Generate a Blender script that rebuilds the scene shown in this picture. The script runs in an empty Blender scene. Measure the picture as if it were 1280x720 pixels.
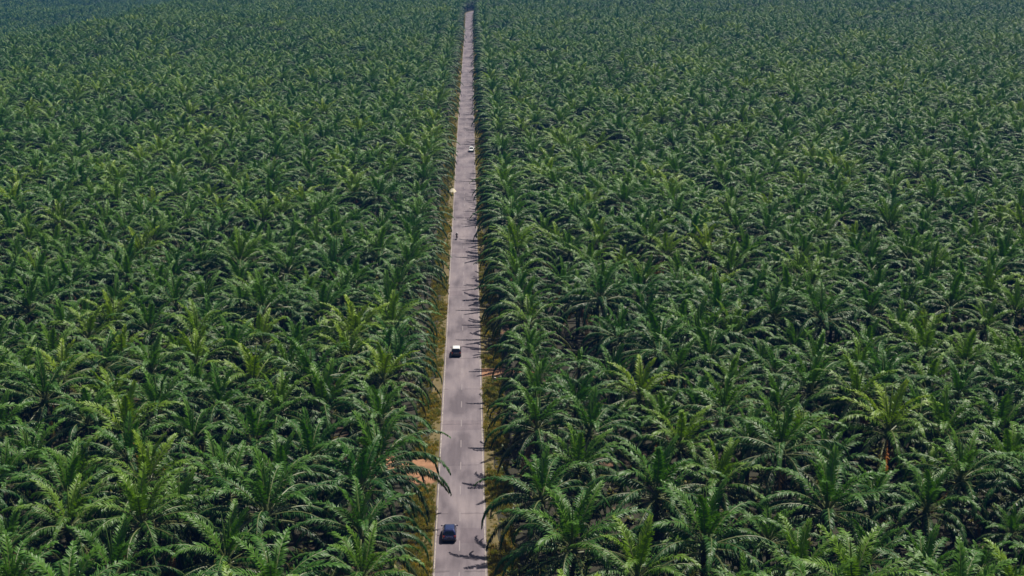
import bpy, bmesh, math, random
from mathutils import Vector, Matrix
R = math.radians
PI = math.pi
random.seed(7)
scene = bpy.context.scene
col = scene.collection

# ------------------------------------------------------------------ camera, sky, sun, exposure
CAM_H = 72.5
cam_data = bpy.data.cameras.new('camera')
cam_data.sensor_width = 36.0
cam_data.lens = 50.63
cam_data.clip_start = 0.5
cam_data.clip_end = 40000
cam = bpy.data.objects.new('camera', cam_data)
col.objects.link(cam)
cam.location = (0, 0, CAM_H)
cam.rotation_euler = (R(90 - 13.886), 0, R(-1.684))
scene.camera = cam

SUN_EL, SUN_AZ = 60.0, 46.0          # azimuth clockwise from the road's direction (+Y)
world = bpy.data.worlds.new('World')
scene.world = world
world.use_nodes = True
wn = world.node_tree
wn.nodes.clear()
sky = wn.nodes.new('ShaderNodeTexSky')
sky.sky_type = 'NISHITA'
sky.sun_disc = False
sky.sun_elevation = R(SUN_EL)
sky.sun_rotation = R(SUN_AZ)
sky.air_density = 1.0
sky.dust_density = 2.0
bg = wn.nodes.new('ShaderNodeBackground')
bg.inputs['Strength'].default_value = 0.05
wo = wn.nodes.new('ShaderNodeOutputWorld')
wn.links.new(sky.outputs[0], bg.inputs[0])
wn.links.new(bg.outputs[0], wo.inputs[0])

sun_data = bpy.data.lights.new('sun', 'SUN')
sun_data.energy = 5.0
sun_data.angle = R(0.7)
sun_data.color = (1.0, 0.94, 0.82)
sun = bpy.data.objects.new('sun', sun_data)
col.objects.link(sun)
sd = Vector((math.sin(R(SUN_AZ)) * math.cos(R(SUN_EL)), math.cos(R(SUN_AZ)) * math.cos(R(SUN_EL)), math.sin(R(SUN_EL))))
sun.location = sd * 300
sun.rotation_euler = sd.to_track_quat('Z', 'Y').to_euler()

scene.view_settings.view_transform = 'Standard'
scene.view_settings.look = 'None'
scene.view_settings.exposure = 0.42
scene.view_settings.gamma = 1.0
scene.view_settings.use_curve_mapping = False
scene.render.engine = 'CYCLES'
scene.cycles.max_bounces = 6
scene.cycles.diffuse_bounces = 1
scene.cycles.transmission_bounces = 4
scene.cycles.volume_bounces = 0
scene.cycles.caustics_reflective = False
scene.cycles.caustics_refractive = False
HAZE_DENSITY = 0.00019

# ------------------------------------------------------------------ helpers
def smooth(a, b, x):
    t = max(0.0, min(1.0, (x - a) / (b - a)))
    return t * t * (3 - 2 * t)

def road_x(y):
    """centre line of the road: straight, drifting a little, then bending off behind the palms"""
    x = -1.5 + 1.7 * smooth(450, 1350, y)
    if y > 1330:
        x += (y - 1330) ** 2 / 420.0
    return x

def terrain(x, y):
    """flat estate; the land falls away along a line well to the left, and rolls a little far off"""
    d = abs(x - road_x(min(y, 1400)))
    z = smooth(40, 200, d) * smooth(350, 800, y) * (1.6 * math.sin(x * 0.017 + 1.3) * math.sin(y * 0.011) + 1.1 * math.sin(x * 0.006 - y * 0.009))
    edge = -262 + 6 * math.sin(y * 0.013)
    z -= 27 * smooth(0, 70, edge - x) * smooth(430, 760, y)
    return z

def tag(o, label=None, cat=None, group=None, kind=None):
    if label: o['label'] = label
    if cat: o['category'] = cat
    if group: o['group'] = group
    if kind: o['kind'] = kind
    return o

def link(o, parent=None):
    col.objects.link(o)
    if parent is not None:
        o.parent = parent
    return o

def empty(name, loc=(0, 0, 0), rz=0.0):
    o = bpy.data.objects.new(name, None)
    o.empty_display_size = 0.3
    o.location = loc
    o.rotation_euler = (0, 0, rz)
    return link(o)

class MB:
    """collects vertices and faces, builds one mesh"""
    def __init__(self):
        self.v, self.f, self.a = [], [], []
        self.age = 0.0
        self.rib = 0.0
        self.r = []
    def add(self, verts, faces):
        n = len(self.v)
        self.v += [tuple(p) for p in verts]
        self.a += [self.age] * len(verts)
        self.r += [self.rib] * len(verts)
        self.f += [tuple(i + n for i in q) for q in faces]
    def box(self, x0, x1, y0, y1, z0, z1):
        self.add([(x0, y0, z0), (x1, y0, z0), (x1, y1, z0), (x0, y1, z0), (x0, y0, z1), (x1, y0, z1), (x1, y1, z1), (x0, y1, z1)],
                 [(0, 3, 2, 1), (4, 5, 6, 7), (0, 1, 5, 4), (1, 2, 6, 5), (2, 3, 7, 6), (3, 0, 4, 7)])
    def tube(self, pts, radii, n=6, caps=True):
        pts = [Vector(p) for p in pts]
        rings = []
        for i, p in enumerate(pts):
            t = (pts[min(i + 1, len(pts) - 1)] - pts[max(i - 1, 0)])
            if t.length < 1e-9: t = Vector((0, 0, 1))
            t.normalize()
            up = Vector((0, 0, 1)) if abs(t.z) < 0.9 else Vector((0, 1, 0))
            s = t.cross(up).normalized()
            u = s.cross(t).normalized()
            rings.append([p + (s * math.cos(2 * PI * k / n) + u * math.sin(2 * PI * k / n)) * radii[i] for k in range(n)])
        vs = [p for ring in rings for p in ring]
        fs = []
        for i in range(len(pts) - 1):
            for k in range(n):
                a, b = i * n + k, i * n + (k + 1) % n
                fs.append((a, b, b + n, a + n))
        if caps:
            fs.append(tuple(range(n - 1, -1, -1)))
            fs.append(tuple((len(pts) - 1) * n + k for k in range(n)))
        self.add(vs, fs)
    def loft(self, rings, cap0=True, cap1=True):
        n = len(rings[0])
        vs = [p for r in rings for p in r]
        fs = []
        for i in range(len(rings) - 1):
            for k in range(n):
                a, b = i * n + k, i * n + (k + 1) % n
                fs.append((a, b, b + n, a + n))
        if cap0: fs.append(tuple(range(n - 1, -1, -1)))
        if cap1: fs.append(tuple((len(rings) - 1) * n + k for k in range(n)))
        self.add(vs, fs)
    def mesh(self, name, mat, smooth_shade=False, attrs=False):
        me = bpy.data.meshes.new(name)
        me.from_pydata(self.v, [], self.f)
        if attrs:
            for nm, data in (('age', self.a), ('rib', self.r)):
                at = me.attributes.new(nm, 'FLOAT', 'POINT')
                at.data.foreach_set('value', data)
        for m in (mat if isinstance(mat, (list, tuple)) else [mat]):
            me.materials.append(m)
        if smooth_shade:
            me.polygons.foreach_set('use_smooth', [True] * len(me.polygons))
        me.update()
        return me
    def build(self, name, mat, parent=None, smooth_shade=False):
        return link(bpy.data.objects.new(name, self.mesh(name, mat, smooth_shade)), parent)

# ------------------------------------------------------------------ materials
def new_mat(name):
    m = bpy.data.materials.new(name)
    m.use_nodes = True
    nt = m.node_tree
    return m, nt, nt.nodes['Principled BSDF']

def plain(name, c, rough=0.6, metal=0.0, spec=0.5, coat=0.0):
    m, nt, p = new_mat(name)
    p.inputs['Base Color'].default_value = (*c, 1)
    p.inputs['Roughness'].default_value = rough
    p.inputs['Metallic'].default_value = metal
    p.inputs['Specular IOR Level'].default_value = spec
    p.inputs['Coat Weight'].default_value = coat
    p.inputs['Coat Roughness'].default_value = 0.08
    # a little dust and wear
    tc = nt.nodes.new('ShaderNodeTexCoord')
    nz = nt.nodes.new('ShaderNodeTexNoise'); nz.inputs['Scale'].default_value = 6
    nt.links.new(tc.outputs['Object'], nz.inputs['Vector'])
    mp = nt.nodes.new('ShaderNodeMapRange'); mp.inputs['To Min'].default_value = rough * 0.85; mp.inputs['To Max'].default_value = min(1, rough * 1.2)
    nt.links.new(nz.outputs['Fac'], mp.inputs['Value'])
    nt.links.new(mp.outputs['Result'], p.inputs['Roughness'])
    return m

def ramp(nt, stops):
    r = nt.nodes.new('ShaderNodeValToRGB')
    e = r.color_ramp.elements
    e[0].position, e[0].color = stops[0][0], (*stops[0][1], 1)
    e[1].position, e[1].color = stops[1][0], (*stops[1][1], 1)
    for p, c in stops[2:]:
        k = e.new(p); k.color = (*c, 1)
    return r

def noise(nt, vec, scale, detail=4, rough=0.55):
    n = nt.nodes.new('ShaderNodeTexNoise')
    n.inputs['Scale'].default_value = scale
    n.inputs['Detail'].default_value = detail
    n.inputs['Roughness'].default_value = rough
    nt.links.new(vec, n.inputs['Vector'])
    return n

def mix(nt, fac, a, b, mode='MIX'):
    m = nt.nodes.new('ShaderNodeMix'); m.data_type = 'RGBA'; m.blend_type = mode
    for sock, val in ((m.inputs[0], fac), (m.inputs[6], a), (m.inputs[7], b)):
        if hasattr(val, 'is_output'):
            nt.links.new(val, sock)
        elif isinstance(val, (int, float)):
            sock.default_value = val
        else:
            sock.default_value = (*val, 1)
    return m.outputs[2]

def leaf_material(name, stops, rib_col, trans=0.19, rough=0.48, spec=0.30):
    """age (on the mesh) picks the leaf's own colour from young to dry; tint (per plant) shifts it"""
    m, nt, p = new_mat(name)
    age = nt.nodes.new('ShaderNodeAttribute'); age.attribute_name = 'age'
    rib = nt.nodes.new('ShaderNodeAttribute'); rib.attribute_name = 'rib'
    tint = nt.nodes.new('ShaderNodeAttribute'); tint.attribute_type = 'INSTANCER'; tint.attribute_name = 'tint'
    r = ramp(nt, stops)
    nt.links.new(age.outputs['Fac'], r.inputs['Fac'])
    tc = nt.nodes.new('ShaderNodeTexCoord')
    nz = noise(nt, tc.outputs['Object'], 2.3, 3)
    vr = nt.nodes.new('ShaderNodeMapRange'); vr.inputs['From Min'].default_value = 0.3; vr.inputs['From Max'].default_value = 0.7
    vr.inputs['To Min'].default_value = 0.75; vr.inputs['To Max'].default_value = 1.25
    nt.links.new(nz.outputs['Fac'], vr.inputs['Value'])
    c = mix(nt, 1.0, r.outputs['Color'], vr.outputs['Result'], 'MULTIPLY')
    # tint 0 blue-green and dark, 0.5 ordinary, 1 yellow
    tr = ramp(nt, [(0.0, (0.50, 0.72, 0.95)), (0.5, (1.0, 1.0, 1.0)), (1.0, (2.5, 1.6, 0.7))])
    nt.links.new(tint.outputs['Fac'], tr.inputs['Fac'])
    c = mix(nt, 1.0, c, tr.outputs['Color'], 'MULTIPLY')
    c = mix(nt, rib.outputs['Fac'], c, rib_col)
    nt.links.new(c, p.inputs['Base Color'])
    p.inputs['Roughness'].default_value = rough
    p.inputs['Specular IOR Level'].default_value = spec
    tl = nt.nodes.new('ShaderNodeBsdfTranslucent')
    tcol = mix(nt, 1.0, c, (1.25, 1.35, 0.55), 'MULTIPLY')
    nt.links.new(tcol, tl.inputs['Color'])
    ms = nt.nodes.new('ShaderNodeMixShader'); ms.inputs[0].default_value = trans
    nt.links.new(p.outputs[0], ms.inputs[1]); nt.links.new(tl.outputs[0], ms.inputs[2])
    nt.links.new(ms.outputs[0], nt.nodes['Material Output'].inputs['Surface'])
    return m

LEAF = leaf_material('palm_leaf', [(0.0, (0.090, 0.205, 0.012)), (0.25, (0.027, 0.096, 0.012)), (0.55, (0.010, 0.040, 0.008)), (0.8, (0.040, 0.050, 0.006)), (1.0, (0.20, 0.11, 0.038))],
                     (0.14, 0.16, 0.06))
FERN = leaf_material('fern_leaf', [(0.0, (0.075, 0.12, 0.025)), (0.5, (0.05, 0.085, 0.02)), (1.0, (0.16, 0.13, 0.04))], (0.08, 0.08, 0.03))
GRASS = leaf_material('grass_blade', [(0.0, (0.085, 0.115, 0.012)), (0.5, (0.14, 0.145, 0.02)), (1.0, (0.22, 0.18, 0.05))], (0.1, 0.1, 0.03), trans=0.4)

def make_bark():
    m, nt, p = new_mat('palm_bark')
    tc = nt.nodes.new('ShaderNodeTexCoord')
    n = noise(nt, tc.outputs['Object'], 5, 5)
    r = ramp(nt, [(0.3, (0.035, 0.026, 0.018)), (0.7, (0.105, 0.078, 0.052))])
    nt.links.new(n.outputs['Fac'], r.inputs['Fac'])
    nt.links.new(r.outputs['Color'], p.inputs['Base Color'])
    p.inputs['Roughness'].default_value = 0.9
    return m
BARK = make_bark()

def make_soil():
    m, nt, p = new_mat('estate_soil')
    g = nt.nodes.new('ShaderNodeNewGeometry')
    big = noise(nt, g.outputs['Position'], 0.06, 4)
    mid = noise(nt, g.outputs['Position'], 0.45, 5, 0.65)
    fine = noise(nt, g.outputs['Position'], 4.0, 4, 0.7)
    soil = ramp(nt, [(0.25, (0.07, 0.036, 0.018)), (0.75, (0.16, 0.08, 0.042))])
    nt.links.new(fine.outputs['Fac'], soil.inputs['Fac'])
    litter = ramp(nt, [(0.25, (0.010, 0.012, 0.004)), (0.75, (0.028, 0.022, 0.009))])
    nt.links.new(fine.outputs['Fac'], litter.inputs['Fac'])
    add = nt.nodes.new('ShaderNodeMath'); add.operation = 'ADD'
    nt.links.new(big.outputs['Fac'], add.inputs[0]); nt.links.new(mid.outputs['Fac'], add.inputs[1])
    f = nt.nodes.new('ShaderNodeMapRange'); f.inputs['From Min'].default_value = 1.14; f.inputs['From Max'].default_value = 1.30
    nt.links.new(add.outputs[0], f.inputs['Value'])
    c = mix(nt, f.outputs['Result'], litter.outputs['Color'], soil.outputs['Color'])
    nt.links.new(c, p.inputs['Base Color'])
    p.inputs['Roughness'].default_value = 0.95
    b = nt.nodes.new('ShaderNodeBump'); b.inputs['Strength'].default_value = 0.5; b.inputs['Distance'].default_value = 0.15
    nt.links.new(mid.outputs['Fac'], b.inputs['Height']); nt.links.new(b.outputs[0], p.inputs['Normal'])
    return m
SOIL = make_soil()

def make_dirt(name, a, b):
    m, nt, p = new_mat(name)
    g = nt.nodes.new('ShaderNodeNewGeometry')
    n1 = noise(nt, g.outputs['Position'], 0.5, 6, 0.7)
    r = ramp(nt, [(0.3, a), (0.7, b)])
    nt.links.new(n1.outputs['Fac'], r.inputs['Fac'])
    nt.links.new(r.outputs['Color'], p.inputs['Base Color'])
    p.inputs['Roughness'].default_value = 0.95
    bp = nt.nodes.new('ShaderNodeBump'); bp.inputs['Distance'].default_value = 0.06
    n2 = noise(nt, g.outputs['Position'], 5, 4)
    nt.links.new(n2.outputs['Fac'], bp.inputs['Height']); nt.links.new(bp.outputs[0], p.inputs['Normal'])
    return m
VERGE = make_dirt('verge_soil', (0.075, 0.062, 0.022), (0.17, 0.125, 0.05))
LATERITE = make_dirt('laterite', (0.14, 0.070, 0.032), (0.36, 0.185, 0.10))
SAND = make_dirt('pale_sand', (0.50, 0.44, 0.32), (0.66, 0.60, 0.46))

def make_asphalt():
    m, nt, p = new_mat('worn_asphalt')
    g = nt.nodes.new('ShaderNodeNewGeometry')
    sep = nt.nodes.new('ShaderNodeSeparateXYZ'); nt.links.new(g.outputs['Position'], sep.inputs[0])
    # long patches across the lanes: stretch the noise along the width
    mp = nt.nodes.new('ShaderNodeMapping'); mp.inputs['Scale'].default_value = (0.30, 0.09, 1)
    nt.links.new(g.outputs['Position'], mp.inputs['Vector'])
    patch = noise(nt, mp.outputs[0], 1.0, 3, 0.5)
    mp2 = nt.nodes.new('ShaderNodeMapping'); mp2.inputs['Scale'].default_value = (1.6, 0.10, 1)
    nt.links.new(g.outputs['Position'], mp2.inputs['Vector'])
    streak = noise(nt, mp2.outputs[0], 1.0, 4, 0.6)
    grit = noise(nt, g.outputs['Position'], 9, 4, 0.75)
    r1 = ramp(nt, [(0.36, (0.090, 0.072, 0.085)), (0.50, (0.148, 0.122, 0.137)), (0.68, (0.196, 0.162, 0.172))])
    nt.links.new(patch.outputs['Fac'], r1.inputs['Fac'])
    r2 = ramp(nt, [(0.3, (0.86, 0.85, 0.86)), (0.7, (1.12, 1.12, 1.11))])
    nt.links.new(streak.outputs['Fac'], r2.inputs['Fac'])
    c = mix(nt, 1.0, r1.outputs['Color'], r2.outputs['Color'], 'MULTIPLY')
    r3 = ramp(nt, [(0.3, (0.85, 0.85, 0.85)), (0.7, (1.15, 1.15, 1.15))])
    nt.links.new(grit.outputs['Fac'], r3.inputs['Fac'])
    c = mix(nt, 1.0, c, r3.outputs['Color'], 'MULTIPLY')
    # paving seams across the lanes, broken up and uneven
    wob = noise(nt, g.outputs['Position'], 0.8, 3)
    def math2(op, a, b):
        n = nt.nodes.new('ShaderNodeMath'); n.operation = op
        for k, v in enumerate((a, b)):
            if hasattr(v, 'is_output'): nt.links.new(v, n.inputs[k])
            else: n.inputs[k].default_value = v
        return n.outputs[0]
    yy = math2('ADD', sep.outputs['Y'], math2('MULTIPLY', wob.outputs['Fac'], 1.2))
    for period, wid, lo, dark in ((17.3, 0.35, 0.45, 0.70), (41.0, 4.5, 0.40, 0.84)):
        fr = math2('MULTIPLY', math2('FRACT', math2('DIVIDE', yy, period), 0), period)
        on = math2('LESS_THAN', fr, wid)
        mk = noise(nt, mp.outputs[0], 0.7, 2); mk.inputs['Distortion'].default_value = period * 0.02
        sel = math2('GREATER_THAN', mk.outputs['Fac'], lo)
        c = mix(nt, math2('MULTIPLY', on, sel), c, mix(nt, 1.0, c, (dark, dark * 0.97, dark * 1.0), 'MULTIPLY'))
    nt.links.new(c, p.inputs['Base Color'])
    p.inputs['Roughness'].default_value = 0.85
    return m
ASPHALT = make_asphalt()

def make_line_paint():
    m, nt, p = new_mat('worn_road_paint')
    g = nt.nodes.new('ShaderNodeNewGeometry')
    n = noise(nt, g.outputs['Position'], 1.1, 6, 0.8)
    r = ramp(nt, [(0.40, (0.18, 0.155, 0.15)), (0.62, (0.44, 0.385, 0.32))])
    nt.links.new(n.outputs['Fac'], r.inputs['Fac'])
    nt.links.new(r.outputs['Color'], p.inputs['Base Color'])
    p.inputs['Roughness'].default_value = 0.7
    return m
PAINT = make_line_paint()

FADED = plain('faded_road_paint', (0.22, 0.19, 0.197), 0.8)
NAVY = plain('navy_car_paint', (0.03, 0.045, 0.15), 0.18, 0.6, 0.5, 1.0)
BLACK = plain('black_car_paint', (0.006, 0.008, 0.016), 0.25, 0.0, 0.5, 0.8)
WHITE = plain('white_car_paint', (0.78, 0.78, 0.77), 0.3, 0.0, 0.5, 0.6)
GLASS = plain('tinted_car_glass', (0.008, 0.011, 0.016), 0.06, 0.0, 0.6)
RUBBER = plain('tyre_rubber', (0.018, 0.018, 0.018), 0.85)
ALLOY = plain('wheel_alloy', (0.45, 0.45, 0.46), 0.35, 0.9)
REDLENS = plain('tail_lamp_lens', (0.33, 0.05, 0.045), 0.15)
CLEAR = plain('head_lamp_lens', (0.70, 0.72, 0.74), 0.12)
TRIM = plain('black_trim', (0.02, 0.02, 0.02), 0.55)
PLATE = plain('number_plate_black', (0.03, 0.03, 0.03), 0.5)
CHROME = plain('chrome', (0.6, 0.6, 0.62), 0.15, 1.0)
CLOTH = plain('dark_clothing', (0.018, 0.014, 0.020), 0.9)
SKIN = plain('skin', (0.30, 0.17, 0.11), 0.55)
HELMET = plain('white_helmet', (0.80, 0.79, 0.80), 0.25, 0, 0.5, 0.5)
BIKE = plain('maroon_bike_paint', (0.05, 0.008, 0.012), 0.3, 0, 0.5, 0.6)
CONCRETE = plain('whitewashed_concrete', (0.72, 0.70, 0.66), 0.8)

# ------------------------------------------------------------------ setting: ground, road, verges
def build_ground():
    xs = [-12000, -6000, -3000, -1600, -1000] + [x for x in range(-800, 801, 25)] + [1000, 1600, 3000, 6000, 12000]
    ys = [-3000, -1000, -300, 0] + [y for y in range(60, 2791, 30)] + [3200, 4500, 7000, 12000]
    v = [(x, y, terrain(x, y)) for y in ys for x in xs]
    n = len(xs)
    f = [(j * n + i, j * n + i + 1, (j + 1) * n + i + 1, (j + 1) * n + i) for j in range(len(ys) - 1) for i in range(n - 1)]
    mb = MB(); mb.add(v, f)
    o = mb.build('ground', SOIL, smooth_shade=True)
    tag(o, kind='structure')
    return o
build_ground()

ROAD_YS = [40 + 10 * i for i in range(0, 150)]
def strip(name, off_l, off_r, z, mat, y0=40, y1=1500, step=10, parent=None, skirt=True, wob=0.0):
    """a strip running with the road, with its own side faces down to the ground"""
    ys = []
    y = y0
    while y < y1 + 1e-6:
        ys.append(y); y += step
    v, f = [], []
    rng = random.Random(name + str(off_l))
    for y in ys:
        w1, w2 = rng.uniform(-wob, wob), rng.uniform(-wob, wob)
        c = road_x(y)
        d = (road_x(y + 1) - road_x(y - 1)) / 2
        nx = 1 / math.sqrt(1 + d * d); ny = -d * nx
        for o, zz in ((off_l + w1 - (0.06 if skirt else 0), -0.05), (off_l + w1, z), (off_r + w2, z), (off_r + w2 + (0.06 if skirt else 0), -0.05)):
            v.append((c + nx * o, y + ny * o, zz))
    for j in range(len(ys) - 1):
        a = j * 4
        for k in ((0, 1, 2) if skirt else (1,)):
            f.append((a + k, a + k + 1, a + k + 5, a + k + 4))
    mb = MB(); mb.add(v, f)
    return mb.build(name, mat, parent)

vl = strip('verge_left', -4.7, 0.0, 0.012, VERGE, wob=0.25, step=3); tag(vl, kind='structure')
vr_ = strip('verge_right', 0.0, 4.7, 0.012, VERGE, wob=0.25, step=3); tag(vr_, kind='structure')
vl.name, vr_.name = 'verge_left', 'verge_right'
road = strip('road', -3.2, 3.2, 0.06, ASPHALT, step=6, wob=0.05); tag(road, kind='structure')
for s in (-1, 1):
    strip('edge_line', s * 3.02 - 0.055, s * 3.02 + 0.055, 0.064, PAINT, parent=road, skirt=False)
dash_mb = MB()
dash_mb.add([(-0.06, -1.5, 0), (0.06, -1.5, 0), (0.06, 1.5, 0), (-0.06, 1.5, 0)], [(0, 1, 2, 3)])
dash_me = dash_mb.mesh('centre_dash', FADED)
y = 144.6
while y < 700:
    o = link(bpy.data.objects.new('centre_dash', dash_me), road)
    o.location = (road_x(y) - 0.1, y, 0.064)
    y += 9.0

def blob(name, cx, cy, rx, ry, z, mat, seed, n=40, kind='structure'):
    rng = random.Random(seed)
    ph = [rng.uniform(0, 6.28) for _ in range(5)]
    v = [(cx, cy, z)]
    for i in range(n):
        a = 2 * PI * i / n
        r = 1 + 0.16 * math.sin(2 * a + ph[0]) + 0.12 * math.sin(3 * a + ph[1]) + 0.08 * math.sin(5 * a + ph[2]) + 0.05 * math.sin(9 * a + ph[3])
        v.append((cx + rx * r * math.cos(a), cy + ry * r * math.sin(a), z))
    mb = MB(); mb.add(v, [(0, i + 1, (i + 1) % n + 1) for i in range(n)])
    return tag(mb.build(name, mat), kind=kind)
blob('bare_soil', -7.4, 187.5, 3.0, 5.6, 0.020, LATERITE, 3)
blob('bare_soil', -14.5, 191.0, 4.6, 4.6, 0.016, LATERITE, 5)
# dirt track leaving the road on its right
tmb = MB()
tv = []
for i in range(7):
    x = 1.6 + i * 1.7
    yc = 233.5 + 0.9 * math.sin(i * 0.35)
    w = 1.2 + (1.2 if i < 1 else 0.6 if i < 3 else 0) + 0.2 * math.sin(i * 1.7)
    tv += [(x, yc - w, 0.024), (x, yc + w, 0.024)]
tmb.add(tv, [(2 * i, 2 * i + 2, 2 * i + 3, 2 * i + 1) for i in range(6)])
tag(tmb.build('dirt_track', LATERITE), kind='structure')

# ------------------------------------------------------------------ oil palms
def frond_into(mb, e0, L, bend, age, pairs, lw, rng, rib_n=10, droop=0.6, M=None):
    """one pinnate frond growing along +X from the origin, arching down; added to mb (transformed by M)"""
    M = M or Matrix.Identity(4)
    N = rib_n
    pts = [Vector((0, 0, 0))]
    tans = []
    yaw = rng.uniform(-0.12, 0.12)
    fine = 40
    p = Vector((0, 0, 0))
    path = [(0.0, p.copy(), None)]
    for i in range(fine):
        s = (i + 0.5) / fine
        a = R(max(-84, e0 - bend * s ** 1.75))
        w = yaw * s
        t = Vector((math.cos(a) * math.cos(w), math.cos(a) * math.sin(w), math.sin(a)))
        p = p + t * (L / fine)
        path.append(((i + 1) / fine, p.copy(), t))
    path[0] = (0.0, path[0][1], path[1][2])
    def at(s):
        k = min(fine, max(0, int(round(s * fine))))
        return path[k][1], path[k][2]
    # stalk: three-sided, tapering
    rings = []
    for i in range(N + 1):
        s = i / N
        q, t = at(s)
        side = Vector((0, 0, 1)).cross(t)
        side = side.normalized() if side.length > 1e-4 else Vector((0, 1, 0))
        up = t.cross(side).normalized()
        w = 0.085 * (1 - s) ** 0.8 + 0.012
        rings.append([q + side * w, q + up * w * 0.7, q - side * w, ])
    mb.age, mb.rib = age, (0.85 if age < 0.9 else 0.0)
    mb.loft([[M @ q for q in r] for r in rings], True, True)
    mb.rib = 0.0
    for i in range(pairs):
        s = 0.15 + 0.845 * (i + rng.uniform(-0.3, 0.3)) / (pairs - 1)
        s = min(0.998, max(0.13, s))
        q, t = at(s)
        side = Vector((0, 0, 1)).cross(t)
        side = side.normalized() if side.length > 1e-4 else Vector((0, 1, 0))
        up = t.cross(side).normalized()
        u = (s - 0.13) / 0.87
        l = 0.95 * (0.42 + 0.58 * math.sin(PI * min(1, u * 0.85 + 0.12)) ** 0.8) * (1 - 0.35 * u)
        for sg in (-1, 1):
            v = R(rng.choice((32, 8, -14)) - 46 * smooth(0.05, 0.45, droop - 0.2) + rng.uniform(-10, 10))
            sweep = 0.55 + 0.75 * u + rng.uniform(-0.12, 0.12)
            d1 = (t * sweep + side * sg * math.cos(v) + up * math.sin(v)).normalized()
            d2 = (d1 + Vector((0, 0, -1)) * (droop * rng.uniform(0.6, 1.4))).normalized()
            ll = l * rng.uniform(0.82, 1.1)
            wv = (t - d1 * t.dot(d1))
            wv = wv.normalized() if wv.length > 1e-4 else up
            a0 = q + d1 * 0.02
            m0 = q + d1 * ll * 0.5
            tip = m0 + d2 * ll * 0.55
            mb.age = min(1.0, max(0.0, age + rng.uniform(-0.05, 0.05)))
            mb.add([M @ (a0 - wv * lw * 0.3), M @ (a0 + wv * lw * 0.3), M @ (m0 + wv * lw * 0.5), M @ (m0 - wv * lw * 0.5), M @ tip],
                   [(0, 1, 2, 3), (3, 2, 4)])

def frond_spec(t, rng):
    """t: 0 the youngest frond .. 1 the oldest -> rise, length, arch, age, droop"""
    e0 = 83 - 98 * t ** 0.72
    bend = 34 + 72 * math.sin(PI * min(1, t * 0.85 + 0.04)) ** 1.1 + rng.uniform(-9, 9)
    L = 5.3 + 2.9 * smooth(0.0, 0.35, t) - 0.3 * t + rng.uniform(-0.3, 0.3)
    age = 0.02 + 0.62 * t
    if t > 0.85: age = 0.72
    return e0, L, bend, age, 0.20 + 0.9 * t

CLASSES = 11
frond_meshes = []
for c in range(CLASSES):
    row = []
    for k in range(2):
        rng = random.Random(100 + c * 7 + k)
        e0, L, bend, age, droop = frond_spec(c / (CLASSES - 1), rng)
        mb = MB()
        frond_into(mb, e0, L, bend, age, 68, 0.13, rng, droop=droop)
        row.append(mb.mesh('frond', LEAF, attrs=True))
    frond_meshes.append(row)
dry_meshes = []
for k in range(2):
    rng = random.Random(900 + k)
    mb = MB()
    frond_into(mb, -42 - 14 * k, 5.6, 38, 0.99, 34, 0.09, rng, droop=1.2)
    dry_meshes.append(mb.mesh('frond', LEAF, attrs=True))

def bole_into(mb, rng, z0=0.0, M=None):
    """the heart of the crown: packed leaf bases and the closed spear"""
    M = M or Matrix.Identity(4)
    mb.age, mb.rib = 0.62, 0.55
    prof = [(-0.75, 0.30), (-0.3, 0.44), (0.15, 0.42), (0.6, 0.27), (1.0, 0.13), (1.3, 0.05)]
    mb.loft([[M @ Vector((r * math.cos(2 * PI * k / 9), r * math.sin(2 * PI * k / 9), z)) for k in range(9)] for z, r in prof])
    mb.age, mb.rib = 0.05, 0.3
    for k in range(2):
        a = rng.uniform(0, 6.28); l = rng.uniform(3.4, 4.6)
        d = Vector((0.12 * math.cos(a), 0.12 * math.sin(a), 1)).normalized()
        mb.tube([M @ Vector((0, 0, 0.9)), M @ (Vector((0, 0, 0.9)) + d * l * 0.5), M @ (Vector((0, 0, 0.9)) + d * l)], [0.06, 0.10, 0.015], 5)
    mb.rib = 0.0

def crown_plan(rng, n=31):
    out = []
    off = rng.uniform(0, 360)
    for i in range(n):
        t = (i + 0.5) / n
        t = min(1, max(0, t + rng.uniform(-0.03, 0.03)))
        az = off + 137.508 * i + rng.uniform(-9, 9)
        out.append((t, R(az), R(rng.uniform(-10, 10)), 0.75 - 1.15 * t, 0.20 + 0.18 * t))
    return out

def trunk_into(mb, h, rng, M=None):
    """trunk with the stubs of cut leaf bases, tapered and a little uneven"""
    M = M or Matrix.Identity(4)
    mb.age, mb.rib = 0, 0
    lx, ly = rng.uniform(-0.2, 0.2), rng.uniform(-0.2, 0.2)
    rings = []
    nz = 8
    def ctr(u): return Vector((lx * math.sin(PI * u), ly * math.sin(PI * u), h * u - 0.15 * (1 - u)))
    def rad(u): return 0.42 - 0.13 * smooth(0, 0.25, u) + 0.06 * smooth(0.6, 1, u)
    for j in range(nz + 1):
        u = j / nz
        rings.append([M @ (ctr(u) + Vector((math.cos(2 * PI * k / 10), math.sin(2 * PI * k / 10), 0)) * rad(u) * rng.uniform(0.93, 1.07)) for k in range(10)])
    mb.loft(rings)
    for i in range(44):
        u = 0.12 + 0.86 * i / 44
        a = R(137.5 * i)
        c = ctr(u); r = rad(u)
        o = Vector((math.cos(a), math.sin(a), 0)); s = Vector((-math.sin(a), math.cos(a), 0))
        ln = 0.10 + 0.16 * smooth(0.5, 1, u)
        b = c + o * r * 0.8
        tip = c + o * (r + ln) + Vector((0, 0, 0.22))
        mb.add([M @ (b - s * 0.11), M @ (b + s * 0.11), M @ (b + Vector((0, 0, 0.28))), M @ (tip - s * 0.06), M @ (tip + s * 0.06)],
               [(0, 1, 4, 3), (1, 2, 4), (2, 0, 3), (3, 4, 2)])

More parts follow.
